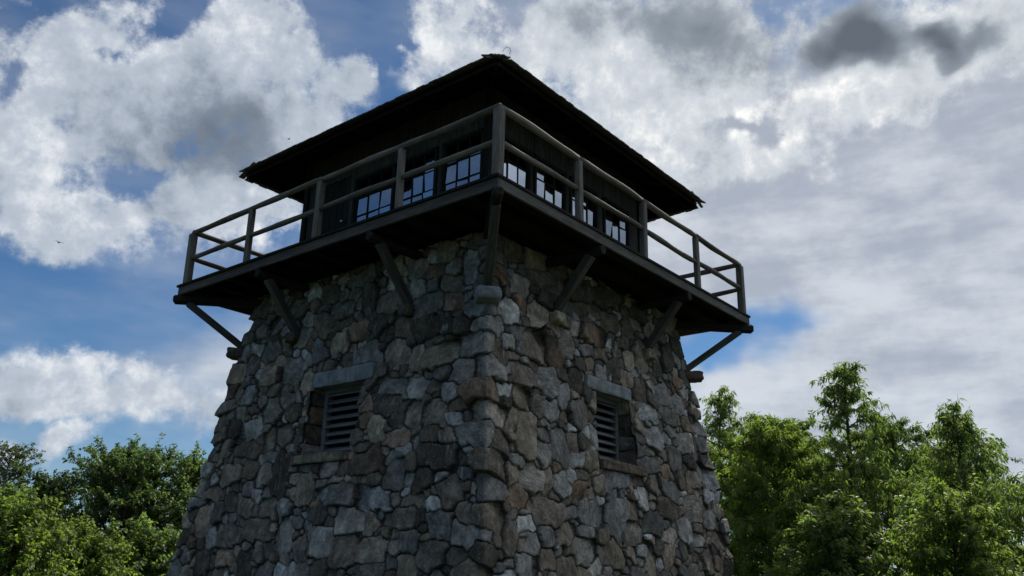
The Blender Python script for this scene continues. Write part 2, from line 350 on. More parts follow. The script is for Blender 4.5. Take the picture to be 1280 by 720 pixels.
# ------------------------------------------------------------------ the tower: a square, battered rubble base turned 45 degrees to the viewer
S2 = math.sqrt(.5)
FACES = {'A': (Vector((-S2, -S2, 0)), Vector((-S2, S2, 0))), 'B': (Vector((S2, -S2, 0)), Vector((S2, S2, 0))),
         'C': (Vector((-S2, S2, 0)), Vector((S2, S2, 0))), 'D': (Vector((S2, S2, 0)), Vector((-S2, S2, 0)))}
def half(z): return 3.592-.1344*z              # half width of the stone base at height z
def at(face, u, z, o):
    n, t = FACES[face]; return n*o+t*u+Vector((0, 0, z))
def on_wall(face, u, z, proud=0.0): return at(face, u, z, half(z)+proud)

tower = empty('lookout_tower', (0, 0, 0))
tag(tower, 'dark rubble stone lookout tower with railed wooden deck and shingled cabin on top', 'lookout tower')

OPEN = {'A': (-.62, .50, 3.20, 4.26), 'B': (-.56, .50, 3.22, 4.27)}      # louvred openings: u0, u1, z0, z1
LINT = {'A': (-.84, .56, 4.25, 4.49), 'B': (-.72, .56, 4.27, 4.47)}
SILL = {'A': (-.56, .66, 3.07, 3.20), 'B': (-.60, .68, 3.08, 3.22)}

def make_sites():
    """stone centres: position, half size, aspect, tilt; quoins first, then ever smaller rubble in the room that is left"""
    rs = np.random.RandomState(11)
    ZT = 6.5; SR = 14.6; pts = []; cell = .35; grid = {}
    def ok(s, z, rx, rz):
        i, j = int(s//cell), int(z//cell)
        for a in range(i-3, i+4):
            for b in range(j-2, j+3):
                for (s2, z2, rx2, rz2) in grid.get((a, b), ()):
                    dx = abs(s-s2)/((rx+rx2)*.93); dz = abs(z-z2)/((rz+rz2)*.93)
                    if dx**3+dz**3 < 1: return False
        return True
    def put(s, z, rx, rz, tilt):
        pts.append((s, z, rx, rz, tilt)); grid.setdefault((int(s//cell), int(z//cell)), []).append((s, z, rx, rz))
    for base in (0, -1, 1):
        z = -.1; k = 0
        while z < 6.3:
            h = rs.uniform(.19, .38); sgn = 1 if k % 2 else -1
            if rs.rand() < .2: sgn = -sgn
            rx = rs.uniform(.27, .40); s0 = base*2*half(z+h/2)+sgn*rs.uniform(.06, .17)
            put(s0, z+h/2, rx, h*.52, rs.normal(0, .03)); z += h; k += 1
    for rr, tries in ((.235, 700), (.185, 3200), (.15, 8000), (.12, 12000), (.09, 18000), (.065, 24000), (.047, 20000)):
        for _ in range(tries):
            s = rs.uniform(-SR, SR); z = rs.uniform(-.2, ZT); r = rr*rs.uniform(.85, 1.12); asp = math.exp(rs.normal(.32, .30))
            if rs.rand() < .08: asp = .55
            rx, rz = r*math.sqrt(asp), r/math.sqrt(asp)
            if ok(s, z, rx, rz): put(s, z, rx, rz, rs.normal(0, .15) if rs.rand() < .8 else rs.normal(0, .6))
    return np.array(pts)
SITES = make_sites()
NS = len(SITES)
rs0 = np.random.RandomState(5)
S_SZ = SITES[:, 2:4].min(1)
S_OFF = rs0.uniform(-.026, .036, NS); S_TX = rs0.normal(0, .10, NS); S_TZ = rs0.normal(0, .10, NS)
S_R1 = rs0.rand(NS); S_R2 = rs0.rand(NS); S_RO = rs0.uniform(.006, .018, NS); S_BX = rs0.normal(0, .5, NS)
S_P = rs0.uniform(0, 1, NS); S_P2 = rs0.uniform(0, 1, NS); S_OFF -= np.where(S_SZ < .085, .016, 0); S_SK = rs0.normal(0, .22, NS)
# every stone is a polygon of its own: four slightly skewed sides and often a fifth knocked-off corner
KD = 6
ang0 = np.array([0, .5, 1.0, 1.5, .25, .75])*math.pi
S_ANG = SITES[:, 4:5]+ang0[None]+rs0.normal(0, .17, (NS, KD)); S_ANG[:, 4:] += rs0.randint(0, 4, (NS, 2))*math.pi/2
S_RAD = np.stack([SITES[:, 2], SITES[:, 3], SITES[:, 2], SITES[:, 3], np.hypot(SITES[:, 2], SITES[:, 3]), np.hypot(SITES[:, 2], SITES[:, 3])], 1)*.9
S_RAD[:, 4:] *= rs0.uniform(.62, 1.0, (NS, 2))
S_CX, S_CZ = np.cos(S_ANG), np.sin(S_ANG)
def lookup(s, z):
    """nearest stone polygon and the distance to the joint"""
    n = len(s); i1 = np.zeros(n, int); d = np.zeros(n)
    key = np.floor(z/.25)*1000+s; order = np.argsort(key, kind='stable'); step = 1500
    for k in range(0, n, step):
        ix = order[k:k+step]; z0, z1 = z[ix].min()-.6, z[ix].max()+.6; s0, s1 = s[ix].min()-.7, s[ix].max()+.7
        c = np.where((SITES[:, 1] > z0) & (SITES[:, 1] < z1) & (SITES[:, 0] > s0) & (SITES[:, 0] < s1))[0]
        dx = s[ix, None]-SITES[None, c, 0]; dz = z[ix, None]-SITES[None, c, 1]
        D = None
        for m in range(KD):
            e = dx*S_CX[c, m]+dz*S_CZ[c, m]-S_RAD[c, m]
            D = e if D is None else np.maximum(D, e)
        am = D.argmin(1); rows = np.arange(len(ix)); d1 = D[rows, am].copy(); D[rows, am] = 9e9
        d2 = D.min(1)
        i1[ix] = c[am]; d[ix] = (d2-d1)*.5
    return i1, d
def rect_dist(u, z, r):
    dx = np.maximum(np.maximum(r[0]-u, u-r[1]), 0); dz = np.maximum(np.maximum(r[2]-z, z-r[3]), 0)
    inside = (u > r[0]) & (u < r[1]) & (z > r[2]) & (z < r[3])
    return np.hypot(dx, dz), inside
def wall_face(face, res):
    nz = int(6.4/res); nu = int(7.1/res); Z = np.linspace(-.12, 6.22, nz); T_ = np.linspace(-1, 1, nu)
    zz, tt = np.meshgrid(Z, T_, indexing='ij'); hh = half(zz); u = tt*hh
    if face == 'A': s = -(u+hh)
    elif face == 'B': s = u+hh
    elif face == 'C': s = -(2*hh+(u+hh))
    else: s = 2*hh+(u+hh)
    ws = s+.025*vnoise(s*2.4+50, zz*2.4+9, 1, 2)+.008*vnoise(s*18+5, zz*18, 3, 3)
    wz = zz+.025*vnoise(s*2.4+90, zz*2.4+30, 2, 2)+.008*vnoise(s*18+60, zz*18, 4, 3)+.03*np.sin(s*1.3)
    i1, d = lookup(ws.ravel(), wz.ravel()); i1 = i1.reshape(s.shape); d = d.reshape(s.shape)
    hole = np.zeros(s.shape, bool); sunk = np.zeros(s.shape, bool)
    if face in OPEN:
        for r, kind in ((OPEN[face], 0), (LINT[face], 1), (SILL[face], 1)):
            dd, ins = rect_dist(u, zz, r)
            if kind == 0: hole |= ins
            else: sunk |= ins
            d = np.where(~ins, np.minimum(d, dd+.004), d)
    gap = .004+.008*vnoise(s*5, zz*5, 8, 2)
    ro = S_RO[i1]; t = np.clip((d-gap)/ro, 0, 1)
    prof = np.clip(1-(1-t)**2.2, 0, 1)
    ds = s-SITES[i1, 0]; dz = zz-SITES[i1, 1]
    face_h = S_OFF[i1]+S_TX[i1]*ds+S_TZ[i1]*dz-.35*np.maximum(0, np.abs(ds)*S_BX[i1]+dz*.3)*.5
    rough = .013*vnoise(s*8+S_R1[i1]*50, zz*8+S_R2[i1]*30, 21, 5, .62)+.008*np.abs(vnoise(s*14+S_R2[i1]*50, zz*26, 31, 3))*S_P[i1]
    # a split facet on some of the stones
    fac = np.where(S_R2[i1] > .4, np.minimum(0, (.03-(ds*np.cos(S_R1[i1]*6.3)+dz*np.sin(S_R1[i1]*6.3)))*.30), 0)
    mortar = t < .10
    depth = -.044+.008*vnoise(s*7, zz*7, 41, 3)+.020*vnoise(s*1.3+3, zz*1.3, 43, 2)
    h = np.where(t > 0, depth+(face_h+rough+fac-depth)*prof, depth)
    h = np.where(sunk, -.10, h)
    # the corner arris is worn round
    ec = hh-np.abs(u); h = h-.010*np.clip(1-ec/.035, 0, 1)**2
    hc = np.where(tt > 0, h[:, -1:], h[:, :1]); fade = np.clip(1-ec/.25, 0, 1)
    uu = u+np.sign(u)*hc*fade
    n, tv = FACES[face]; n = np.array(n); tv = np.array(tv)
    P = n[None, None]*(hh+h)[..., None]+tv[None, None]*uu[..., None]; P[..., 2] = zz
    P[..., 2] += 0
    mm = np.clip((.32-t)/.22, 0, 1)
    att = np.stack([S_R1[i1], mm, S_R2[i1]], -1)
    idx = np.arange(nz*nu).reshape(nz, nu)
    q = np.stack([idx[:-1, :-1], idx[:-1, 1:], idx[1:, 1:], idx[1:, :-1]], -1)
    if face in ('A', 'D'): q = q[..., ::-1]
    keep = ~(hole[:-1, :-1] & hole[1:, 1:] & hole[:-1, 1:] & hole[1:, :-1])
    return P.reshape(-1, 3), q[keep], att.reshape(-1, 3)
Vs, Fs, As, nb = [], [], [], 0
for fc, res in (('A', .0155), ('B', .0155), ('C', .05), ('D', .05)):
    v, f, a = wall_face(fc, res); Vs.append(v); Fs.append(f+nb); As.append(a); nb += len(v)
np_mesh('stone_wall', np.concatenate(Vs), np.concatenate(Fs), M['stone'], {'stone': np.concatenate(As)}, True, tower)

def rough_block(name, c, n, t, su, so, sz, parent, seed, label=None, amp=.018, mat=None, pw=7.0):
    """a stone block: n outward, t sideways; su, so, sz half sizes"""
    K = 10; base = []; q = []
    c = np.array(c); n = np.array(n); t = np.array(t); up = np.array((0, 0, 1.0)); nb_ = 0
    for ax in range(3):
        for sg in (-1, 1):
            a, b = np.meshgrid(np.linspace(-1, 1, K), np.linspace(-1, 1, K), indexing='ij')
            p = np.zeros((K, K, 3)); o = [m for m in range(3) if m != ax]; p[..., ax] = sg; p[..., o[0]] = a; p[..., o[1]] = b
            base.append(p.reshape(-1, 3)); ii = np.arange(K*K).reshape(K, K)+nb_; nb_ += K*K
            qq = np.stack([ii[:-1, :-1], ii[1:, :-1], ii[1:, 1:], ii[:-1, 1:]], -1).reshape(-1, 4)
            q.append(qq if (sg > 0) == (ax != 1) else qq[:, ::-1])
    p = np.concatenate(base); L = np.linalg.norm(p, axis=1, keepdims=True); L4 = (np.abs(p)**pw).sum(1, keepdims=True)**(1/pw)
    p = p/L4
    nz = np.stack([vnoise(p[:, 0]*1.7+p[:, 2]*1.3+seed+20, p[:, 1]*1.9+p[:, 2]*.7+30, seed+k, 3) for k in range(3)], -1)*amp*1.6
    P = c+t*(p[:, :1]*su)+n*(p[:, 1:2]*so)+up*(p[:, 2:]*sz)+nz
    ob = np_mesh(name, P, np.concatenate(q), mat or M['block'], None, True, parent)
    if label: ob['label'] = label
    return ob
def plank_slab(name, face, rect, proud, depth, parent, seed, mat=None):
    u0, u1, z0, z1 = rect; n, t = FACES[face]; zc = (z0+z1)/2
    o = half(zc)+proud-depth/2
    return rough_block(name, at(face, (u0+u1)/2, zc, o), n, t, (u1-u0)/2, depth/2, (z1-z0)/2, parent, seed, amp=.007, mat=mat, pw=22.0)
m_l = stone_material('lintel_stone', False, 1.0); M['lintel'] = plain('lintel_slab', (.27, .30, .34), .85)
def slab_mat():
    m, T = new_mat('pale_lintel_stone'); co = T.n('ShaderNodeTexCoord').outputs['Object']
    a = T.noise(co, 5, 6, .65); b = T.noise(T.vmath('MULTIPLY', co, (9, 9, 1.5)), 1.5, 4, .6)
    col = T.mix(T.step(a, .35, .65), (.14, .15, .165), (.25, .27, .29)); col = T.mix(T.math('MULTIPLY', T.step(b, .55, .7), .6), col, (.09, .10, .11))
    bu = T.n('ShaderNodeBump', i_Strength=.5, i_Distance=.015); T.set(bu, 'Height', a)
    p = T.n('ShaderNodeBsdfPrincipled', i_Roughness=.85, i_Base_Color=col); T.set(p, 'Normal', bu.outputs[0]); finish(T, p.outputs[0]); return m
M['lintel'] = slab_mat()
for fc, sd_ in (('A', 3), ('B', 9)):
    u0, u1, z0, z1 = OPEN[fc]; n, t = FACES[fc]
    plank_slab('lintel', fc, LINT[fc], .022, .62, tower, sd_, M['lintel'])
    plank_slab('window_sill', fc, SILL[fc], .055, .60, tower, sd_+1)
    # stone reveals: irregular blocks stacked up each side
    jv = MB()
    for side in (0, 1):
        z = z0-.02
        while z < z1+.02:
            h = min(rnd.uniform(.20, .36), z1+.04-z); zc = z+h/2
            if h < .05: break
            inn = rnd.uniform(-.012, .018); w = .16
            uc = (u0-w+inn) if side == 0 else (u1+w-inn); o = half(zc)-.045-.29
            rough_block('jamb_stone', at(fc, uc, zc, o), n, t, w, .29, h/2-.002, tower, rnd.randint(0, 900), amp=.018, pw=12.0)
            z += h
    win = empty('louver_window', at(fc, (u0+u1)/2, z0, half(z0)-.36)); win.parent = tower
    inv = Matrix.Translation(-win.location)
    fr = MB(); ob_ = half(3.7)-.34
    def sh(v): return Vector(v)-win.location
    fr.beam(sh(at(fc, u0+.045, z0-.02, ob_)), sh(at(fc, u0+.045, z1+.02, ob_)), .08, .10, up=n)
    fr.beam(sh(at(fc, u1-.045, z0-.02, ob_)), sh(at(fc, u1-.045, z1+.02, ob_)), .08, .10, up=n)
    fr.beam(sh(at(fc, u0, z0+.035, ob_)), sh(at(fc, u1, z0+.035, ob_)), .09, .07)
    fr.beam(sh(at(fc, u0, z1-.035, ob_)), sh(at(fc, u1, z1-.035, ob_)), .09, .07)
    fr.build('frame', M['louver'], win)
    sl = MB(); nsl = 8
    for k in range(nsl):
        zc = z0+.12+(z1-z0-.2)*k/(nsl-1); a = R(38)
        d = (n*math.cos(a)-Vector((0, 0, 1))*math.sin(a))
        sl.box(sh(at(fc, (u0+u1)/2, zc, ob_+.005)), t*((u1-u0)/2-.07), d*.062, d.cross(t).normalized()*.010, .003)
    sl.build('louver_slats', M['louver'], win)
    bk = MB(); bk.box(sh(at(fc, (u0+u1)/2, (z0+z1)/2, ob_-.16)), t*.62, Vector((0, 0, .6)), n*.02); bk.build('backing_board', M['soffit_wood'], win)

# corbel stones that carry the strut feet
rough_block('corbel_stone', (0, -4.10, 5.14), (0, -1, 0), (1, 0, 0), .17, .20, .095, tower, 31, mat=M['lintel'])
rough_block('corbel_stone', (-4.06, 0, 5.16), (-1, 0, 0), (0, 1, 0), .16, .22, .085, tower, 32)
red = stone_material('reddish_stone', False)
ob = rough_block('corbel_stone', (4.10, 0, 5.13), (1, 0, 0), (0, 1, 0), .16, .20, .085, tower, 33, 'rusty reddish brown corbel stone under the right corner strut', mat=plain('red_stone', (.11, .07, .058), .9))
for fc in 'ABCD':
    for u in (-1.36, 1.30):
        n, t = FACES[fc]; rough_block('corbel_stone', on_wall(fc, u, 5.20, .0), n, t, .12, .13, .085, tower, rnd.randint(0, 900))

# ------------------------------------------------------------------ deck
HD = 3.743; ZD = 6.377
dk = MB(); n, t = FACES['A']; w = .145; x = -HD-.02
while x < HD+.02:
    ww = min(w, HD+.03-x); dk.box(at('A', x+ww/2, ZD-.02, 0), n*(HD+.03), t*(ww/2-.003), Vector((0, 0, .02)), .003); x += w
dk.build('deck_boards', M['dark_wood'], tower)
for fc in 'ABCD':
    n, t = FACES[fc]; mb = MB(); L = HD if fc in 'AD' else HD-.044
    mb.box(at(fc, 0, ZD-.115, HD-.022), t*L, Vector((0, 0, .072)), n*.021, .004); mb.build('fascia_board', M['fascia_wood'], tower)
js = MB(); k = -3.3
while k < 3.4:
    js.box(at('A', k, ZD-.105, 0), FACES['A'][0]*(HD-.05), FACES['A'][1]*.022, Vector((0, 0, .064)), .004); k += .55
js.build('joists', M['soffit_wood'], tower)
for fc in 'ABCD':
    n, t = FACES[fc]
    for u in (-1.36, 1.30):
        b = MB(); b.log(at(fc, u, 6.105, 1.9), at(fc, u, 6.105, HD+.015), .085, .08, n=8, seg=4, wob=.04); b.build('support_beam', M['dark_wood'], tower)  # dark wood puts the shade under the deck into the beam colour
        s_ = MB(); s_.beam(at(fc, u, 5.28, half(5.3)-.02), at(fc, u, 6.06, HD-.20), .12, .13, bev=.012, wob=.004); s_.build('strut', M['strut_wood'], tower)
for d_ in ((0, -1), (-1, 0), (1, 0), (0, 1)):
    v = Vector((d_[0], d_[1], 0))
    b = MB(); b.beam(v*2.6+Vector((0, 0, 6.11)), v*5.345+Vector((0, 0, 6.11)), .15, .15, bev=.03, wob=.004); b.build('support_beam', M['dark_wood'], tower)
    s_ = MB(); s_.beam(v*3.97+Vector((0, 0, 5.235)), v*5.08+Vector((0, 0, 6.045)), .12, .12, bev=.01, wob=.004); s_.build('strut', M['strut_wood'], tower)

# ------------------------------------------------------------------ railing
HR = 5.165/math.sqrt(2)
posts = set()
for fc in 'ABCD':
    for k in range(5):
        u = -HR+2*HR*k/4
        posts.add(tuple(round(c, 3) for c in at(fc, u, ZD, HR)))
for p in sorted(posts):
    p = Vector(p); corner = abs(abs(p.x)-5.165) < .02 or abs(abs(p.y)-5.165) < .02
    r_ = .062 if corner else rnd.uniform(.046, .056); b = MB()
    ang = math.atan2(p.y, p.x) if corner else math.pi/4
    dx = Vector((math.cos(math.pi/4), math.sin(math.pi/4), 0)); dy = Vector((-dx.y, dx.x, 0)); lean = Vector((rnd.uniform(-.012, .012), rnd.uniform(-.012, .012), 0))
    b.box(p+Vector((0, 0, .50)), Vector((0, 0, .505))+lean, dx*r_, dy*r_, .014, .003)
    b.build('rail_post', M['grey_wood'], tower)
for fc in 'ABCD':
    for k in range(4):
        u0 = -HR+2*HR*k/4; u1 = -HR+2*HR*(k+1)/4
        b = MB(); b.log(at(fc, u0-.02, ZD+1.035, HR), at(fc, u1+.02, ZD+1.035, HR), .052, .046, n=10, seg=8, wob=.12, bow=rnd.uniform(-.018, .010)); b.build('top_rail', M['grey_wood'], tower, True)
        b = MB(); b.log(at(fc, u0+.03, ZD+.53, HR), at(fc, u1-.03, ZD+.53+rnd.uniform(-.012, .012), HR), .046, .041, n=10, seg=8, wob=.12, bow=rnd.uniform(-.018, .008)); b.build('mid_rail', M['grey_wood'], tower, True)

# ------------------------------------------------------------------ cabin
HC = 2.262; ZW = 8.98
WIN = {'A': [(-2.17, -1.26), (-1.16, -.25), (-.16, .90)], 'B': [(-2.10, -1.20), (-1.12, -.20), (-.10, .78), (.96, 1.86)],
       'C': [(-1.6, -.7), (.3, 1.2)], 'D': [(-1.6, -.7), (.3, 1.2)]}
DOOR = {'A': (1.02, 1.88)}
ZW0, ZW1 = 7.10, 8.24
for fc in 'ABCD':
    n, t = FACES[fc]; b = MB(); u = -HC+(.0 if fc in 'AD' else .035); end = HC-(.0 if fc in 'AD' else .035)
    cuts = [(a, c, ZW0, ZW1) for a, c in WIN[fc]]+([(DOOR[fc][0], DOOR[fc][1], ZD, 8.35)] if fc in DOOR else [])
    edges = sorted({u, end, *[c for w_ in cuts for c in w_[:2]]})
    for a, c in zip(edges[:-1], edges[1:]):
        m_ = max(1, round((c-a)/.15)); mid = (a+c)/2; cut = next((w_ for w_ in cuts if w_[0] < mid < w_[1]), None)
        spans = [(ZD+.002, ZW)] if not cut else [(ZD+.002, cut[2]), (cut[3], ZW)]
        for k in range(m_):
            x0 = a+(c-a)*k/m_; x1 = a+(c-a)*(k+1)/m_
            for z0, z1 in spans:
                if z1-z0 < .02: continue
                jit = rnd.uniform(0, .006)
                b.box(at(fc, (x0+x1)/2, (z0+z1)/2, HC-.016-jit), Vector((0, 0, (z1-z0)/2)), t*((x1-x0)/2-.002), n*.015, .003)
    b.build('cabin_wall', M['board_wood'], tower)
    for a, c in WIN[fc]:
        wi = empty('cabin_window', at(fc, (a+c)/2, ZW0, HC)); wi.parent = tower; L = wi.location
        f = MB(); o = HC-.005
        def q(u, z, oo=o): return at(fc, u, z, oo)-L
        f.beam(q(a+.03, ZW0), q(a+.03, ZW1), .06, .07, up=n); f.beam(q(c-.03, ZW0), q(c-.03, ZW1), .06, .07, up=n)
        f.beam(q(a-.02, ZW0+.02, o+.012), q(c+.02, ZW0+.02, o+.012), .10, .05); f.beam(q(a, ZW1-.03), q(c, ZW1-.03), .07, .06)
        x0, x1 = a+.06, c-.06; y0, y1 = ZW0+.045, ZW1-.06; NCOL, NROW = 3, 3
        for k in range(1, NCOL): f.beam(q(x0+(x1-x0)*k/NCOL, y0, HC-.02), q(x0+(x1-x0)*k/NCOL, y1, HC-.02), .022, .03, up=n, bev=.003)
        for k in range(1, NROW): f.beam(q(x0, y0+(y1-y0)*k/NROW, HC-.019), q(x1, y0+(y1-y0)*k/NROW, HC-.019), .028, .022, bev=.003)
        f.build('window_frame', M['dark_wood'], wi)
        for i in range(NCOL):
            for j in range(NROW):
                g = MB(); px0 = x0+(x1-x0)*i/NCOL; px1 = x0+(x1-x0)*(i+1)/NCOL; pz0 = y0+(y1-y0)*j/NROW; pz1 = y0+(y1-y0)*(j+1)/NROW
                tl = Vector((0, 0, rnd.gauss(0, .006)))+t*rnd.gauss(0, .006)
                nn = (n+n.cross(tl)).normalized()
                nn = (n+Vector((0, 0, rnd.gauss(0, .034)))+t*rnd.gauss(0, .03)).normalized()
                tt_ = (t-nn*t.dot(nn)).normalized(); uu_ = nn.cross(tt_)
                g.box(q((px0+px1)/2, (pz0+pz1)/2, HC-.024), tt_*((px1-px0)/2-.002), uu_*((pz1-pz0)/2-.002), nn*.0025, .0005)
                g.build('pane', M['glass'], wi)
dr = empty('cabin_door', at('A', 1.45, ZD, HC)); dr.parent = tower; n, t = FACES['A']
d_ = MB()
for k in range(5):
    x0 = 1.02+.172*k; d_.box(at('A', x0+.086, ZD+.985, HC-.03)-dr.location, Vector((0, 0, .975)), t*.083, n*.018, .003)
d_.build('door_boards', M['dark_wood'], dr)
kb = MB(); kb.log(at('A', 1.10, ZD+1.08, HC-.012)-dr.location, at('A', 1.10, ZD+1.08, HC+.05)-dr.location, .012, .012, n=8, seg=2)
kb.log(at('A', 1.10, ZD+1.08, HC+.045)-dr.location, at('A', 1.10, ZD+1.08, HC+.085)-dr.location, .03, .026, n=12, seg=3, wob=0)
kb.build('door_knob', M['metal'], dr, True)
# corner posts of the cabin and a flat ceiling
for p in ((0, -1), (-1, 0), (1, 0), (0, 1)):
    b = MB(); v = Vector((p[0], p[1], 0))*(HC*math.sqrt(2)-.01); b.box(v+Vector((0, 0, ZD+1.30)), Vector((0, 0, 1.298)), Vector((S2, S2, 0))*.06, Vector((-S2, S2, 0))*.06, .006); b.build('corner_post', M['dark_wood'], tower)
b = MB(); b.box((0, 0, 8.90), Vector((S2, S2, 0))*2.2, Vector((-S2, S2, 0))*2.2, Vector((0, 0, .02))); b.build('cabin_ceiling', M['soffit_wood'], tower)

# ------------------------------------------------------------------ roof
HE = 4.385/math.sqrt(2); ZE = 8.675; SL = .50          # eave half side, eave height, slope
roof = empty('roof', (0, 0, ZE)); roof.parent = tower; RL = Vector((0, 0, ZE))
def rp(fc, u, o, lift=0.0):                            # a point on the roof plane at distance o from the centre
    return at(fc, u, ZE+(HE-o)*SL+lift, o)-RL
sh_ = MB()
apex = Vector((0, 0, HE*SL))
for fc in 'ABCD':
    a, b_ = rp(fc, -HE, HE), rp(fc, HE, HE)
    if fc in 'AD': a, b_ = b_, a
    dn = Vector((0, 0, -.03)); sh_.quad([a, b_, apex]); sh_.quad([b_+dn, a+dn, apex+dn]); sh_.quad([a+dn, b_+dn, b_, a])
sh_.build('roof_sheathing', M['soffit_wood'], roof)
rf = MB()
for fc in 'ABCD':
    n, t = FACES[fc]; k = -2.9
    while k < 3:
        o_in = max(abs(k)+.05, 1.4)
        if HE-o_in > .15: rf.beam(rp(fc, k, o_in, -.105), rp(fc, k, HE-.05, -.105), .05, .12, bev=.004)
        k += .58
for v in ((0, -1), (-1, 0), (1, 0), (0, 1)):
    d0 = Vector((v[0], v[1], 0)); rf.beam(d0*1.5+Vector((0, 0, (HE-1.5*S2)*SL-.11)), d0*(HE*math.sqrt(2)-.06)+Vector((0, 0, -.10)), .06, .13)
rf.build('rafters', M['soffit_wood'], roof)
ev = MB()
for fc in 'ABCD':
    n, t = FACES[fc]; L = HE-.012 if fc in 'AD' else HE-.04; ev.box(rp(fc, 0, HE-.014, -.062), t*L, Vector((0, 0, .03)), n*.012, .003)
ev.build('eave_trim', M['dark_wood'], roof)
sk = MB(); cs = 1/math.sqrt(1+SL*SL)
for fc in 'ABCD':
    n, t = FACES[fc]; dn = (n*1-Vector((0, 0, SL))).normalized(); nr = (n*SL+Vector((0, 0, 1))).normalized(); row = 0; o = HE+.05
    while o > .2:
        u = -o+rnd.uniform(-.1, 0)
        while u < o:
            w_ = rnd.uniform(.09, .19); uc = u+w_/2
            if abs(uc) < o-.02:
                ln = .24; jit = rnd.uniform(-.010, .014) if row == 0 else rnd.uniform(-.015, .02)
                lift = .012+rnd.uniform(0, .008)+(.0 if row else .004)
                c = rp(fc, uc, o+jit)+nr*lift-dn*ln*.5
                tilt = (dn+nr*(-.07)).normalized(); dd = (dn-nr*.0)
                ax = (dn+nr*.075).normalized(); ny = nr-ax*nr.dot(ax); ny.normalize()
                sk.box(c+nr*.008, ax*ln, t*(min(w_, 2*(o-abs(uc)))/2-.003), ny*.010, .002)
            u += w_
        o -= .20*cs; row += 1
for v in ((0, -1), (-1, 0), (1, 0), (0, 1)):
    d0 = Vector((v[0], v[1], 0)); sd2 = Vector((-v[1], v[0], 0)); L = HE*math.sqrt(2); k = 0
    hd = (d0-Vector((0, 0, SL*S2))).normalized(); hn = (d0*SL*S2+Vector((0, 0, 1))).normalized()
    r_ = L-.06
    while r_ > .2:
        c = d0*r_+Vector((0, 0, (L-r_)*SL*S2+.055)); sc_ = 1.0 if k else 1.5
        for sg in (-1, 1):
            a_ = (sd2*sg-hn*.33).normalized(); sk.box(c+a_*.065-hd*.12, (hd+hn*.05).normalized()*.15, a_*.07*sc_, hn.cross(a_).cross(a_).normalized()*.012 if False else (hn+sd2*sg*.33).normalized()*.012*sc_, .003)
        r_ -= .2; k += 1
sk.build('shingles', M['shake'], roof)
def wire(pts, parent, r=.004):
    b = MB()
    for a, c in zip(pts[:-1], pts[1:]): b.log(Vector(a)-RL, Vector(c)-RL, r, r, n=5, seg=1, wob=0)
    b.build('loose_wire', M['wire'], parent)
cx, cy, cz = .07, -4.47, 8.74
wire([(cx, cy, cz), (cx+.03, cy, cz+.05), (cx+.06, cy, cz+.09), (cx+.11, cy+.01, cz+.07), (cx+.12, cy+.01, cz+.02), (cx+.10, cy, cz-.03)], roof)
wire([(-4.38, .05, 8.62), (-4.30, .08, 8.55), (-4.15, .16, 8.54), (-3.95, .3, 8.53), (-3.75, .45, 8.50)], roof)

# ------------------------------------------------------------------ ground: one rolling sheet out to the horizon
def ground_h(x, y):
    r = np.hypot(x, y+3); far = np.clip((r-14)/80, 0, 1)
    return -.02-.15*np.clip((r-9)/10, 0, 1)+(vnoise(x*.05+9, y*.05+4, 61, 3)*1.2-3.5)*far-18*np.clip((r-90)/600, 0, 1)
gr = np.concatenate([np.linspace(0, 30, 46), np.geomspace(32, 1500, 34)]); ga = np.linspace(0, 2*math.pi, 121)[:-1]
gx = (gr[:, None]*np.cos(ga)[None]); gy = gr[:, None]*np.sin(ga)[None]-3
gz = ground_h(gx, gy); gi = np.arange(gr.size*120).reshape(gr.size, 120)
gq = np.stack([gi[:-1], gi[1:], np.roll(gi, -1, 1)[1:], np.roll(gi, -1, 1)[:-1]], -1).reshape(-1, 4)
m, T = new_mat('mown_grass'); co = T.n('ShaderNodeTexCoord').outputs['Object']
a = T.noise(co, .35, 5, .6); b = T.noise(co, 9, 5, .65)
col = T.mix(T.step(a, .35, .65), (.022, .038, .012), (.045, .062, .02)); col = T.mix(T.math('MULTIPLY', T.step(b, .5, .7), .5), col, (.06, .055, .032))
bu = T.n('ShaderNodeBump', i_Strength=.6, i_Distance=.05); T.set(bu, 'Height', b)
p = T.n('ShaderNodeBsdfPrincipled', i_Roughness=.95, i_Base_Color=col); T.set(p, 'Normal', bu.outputs[0]); finish(T, p.outputs[0])
g = np_mesh('ground', np.stack([gx, gy, gz], -1).reshape(-1, 3), gq, m, None, True); tag(g, kind='structure')
def gz_at(x, y): return float(ground_h(np.array([x], float), np.array([y], float))[0])

# ------------------------------------------------------------------ trees
def leaf_mat(name, c0, c1, trans=.5, rough=.5):
    m, T = new_mat(name)
    a = T.n('ShaderNodeAttribute', attribute_name='leaf'); s = T.n('ShaderNodeSeparateColor'); T.set(s, 0, a.outputs['Color'])
    col = T.mix(s.outputs[0], c0, c1); col = T.mix(T.math('MULTIPLY', T.step(s.outputs[1], .93, .99), .6), col, (.16, .15, .05))
    p = T.n('ShaderNodeBsdfPrincipled', i_Roughness=rough, i_Base_Color=col); p.inputs['Specular IOR Level'].default_value = .4
    tcol = T.mix(1.0, col, (2.1, 2.4, 1.1), 'MULTIPLY')
    tr = T.n('ShaderNodeBsdfTranslucent', i_Color=tcol)
    mx = T.n('ShaderNodeMixShader', i_0=trans); T.t.links.new(p.outputs[0], mx.inputs[1]); T.t.links.new(tr.outputs[0], mx.inputs[2])
    finish(T, mx.outputs[0]); return m
M['leaf_mid'] = leaf_mat('leaf_mid_green', (.075, .11, .038), (.13, .17, .06), .6)
M['leaf_deep'] = leaf_mat('leaf_deep_green', (.055, .088, .030), (.095, .135, .045), .5)
M['leaf_dark'] = leaf_mat('leaf_dark_green', (.030, .052, .020), (.062, .095, .034), .4)
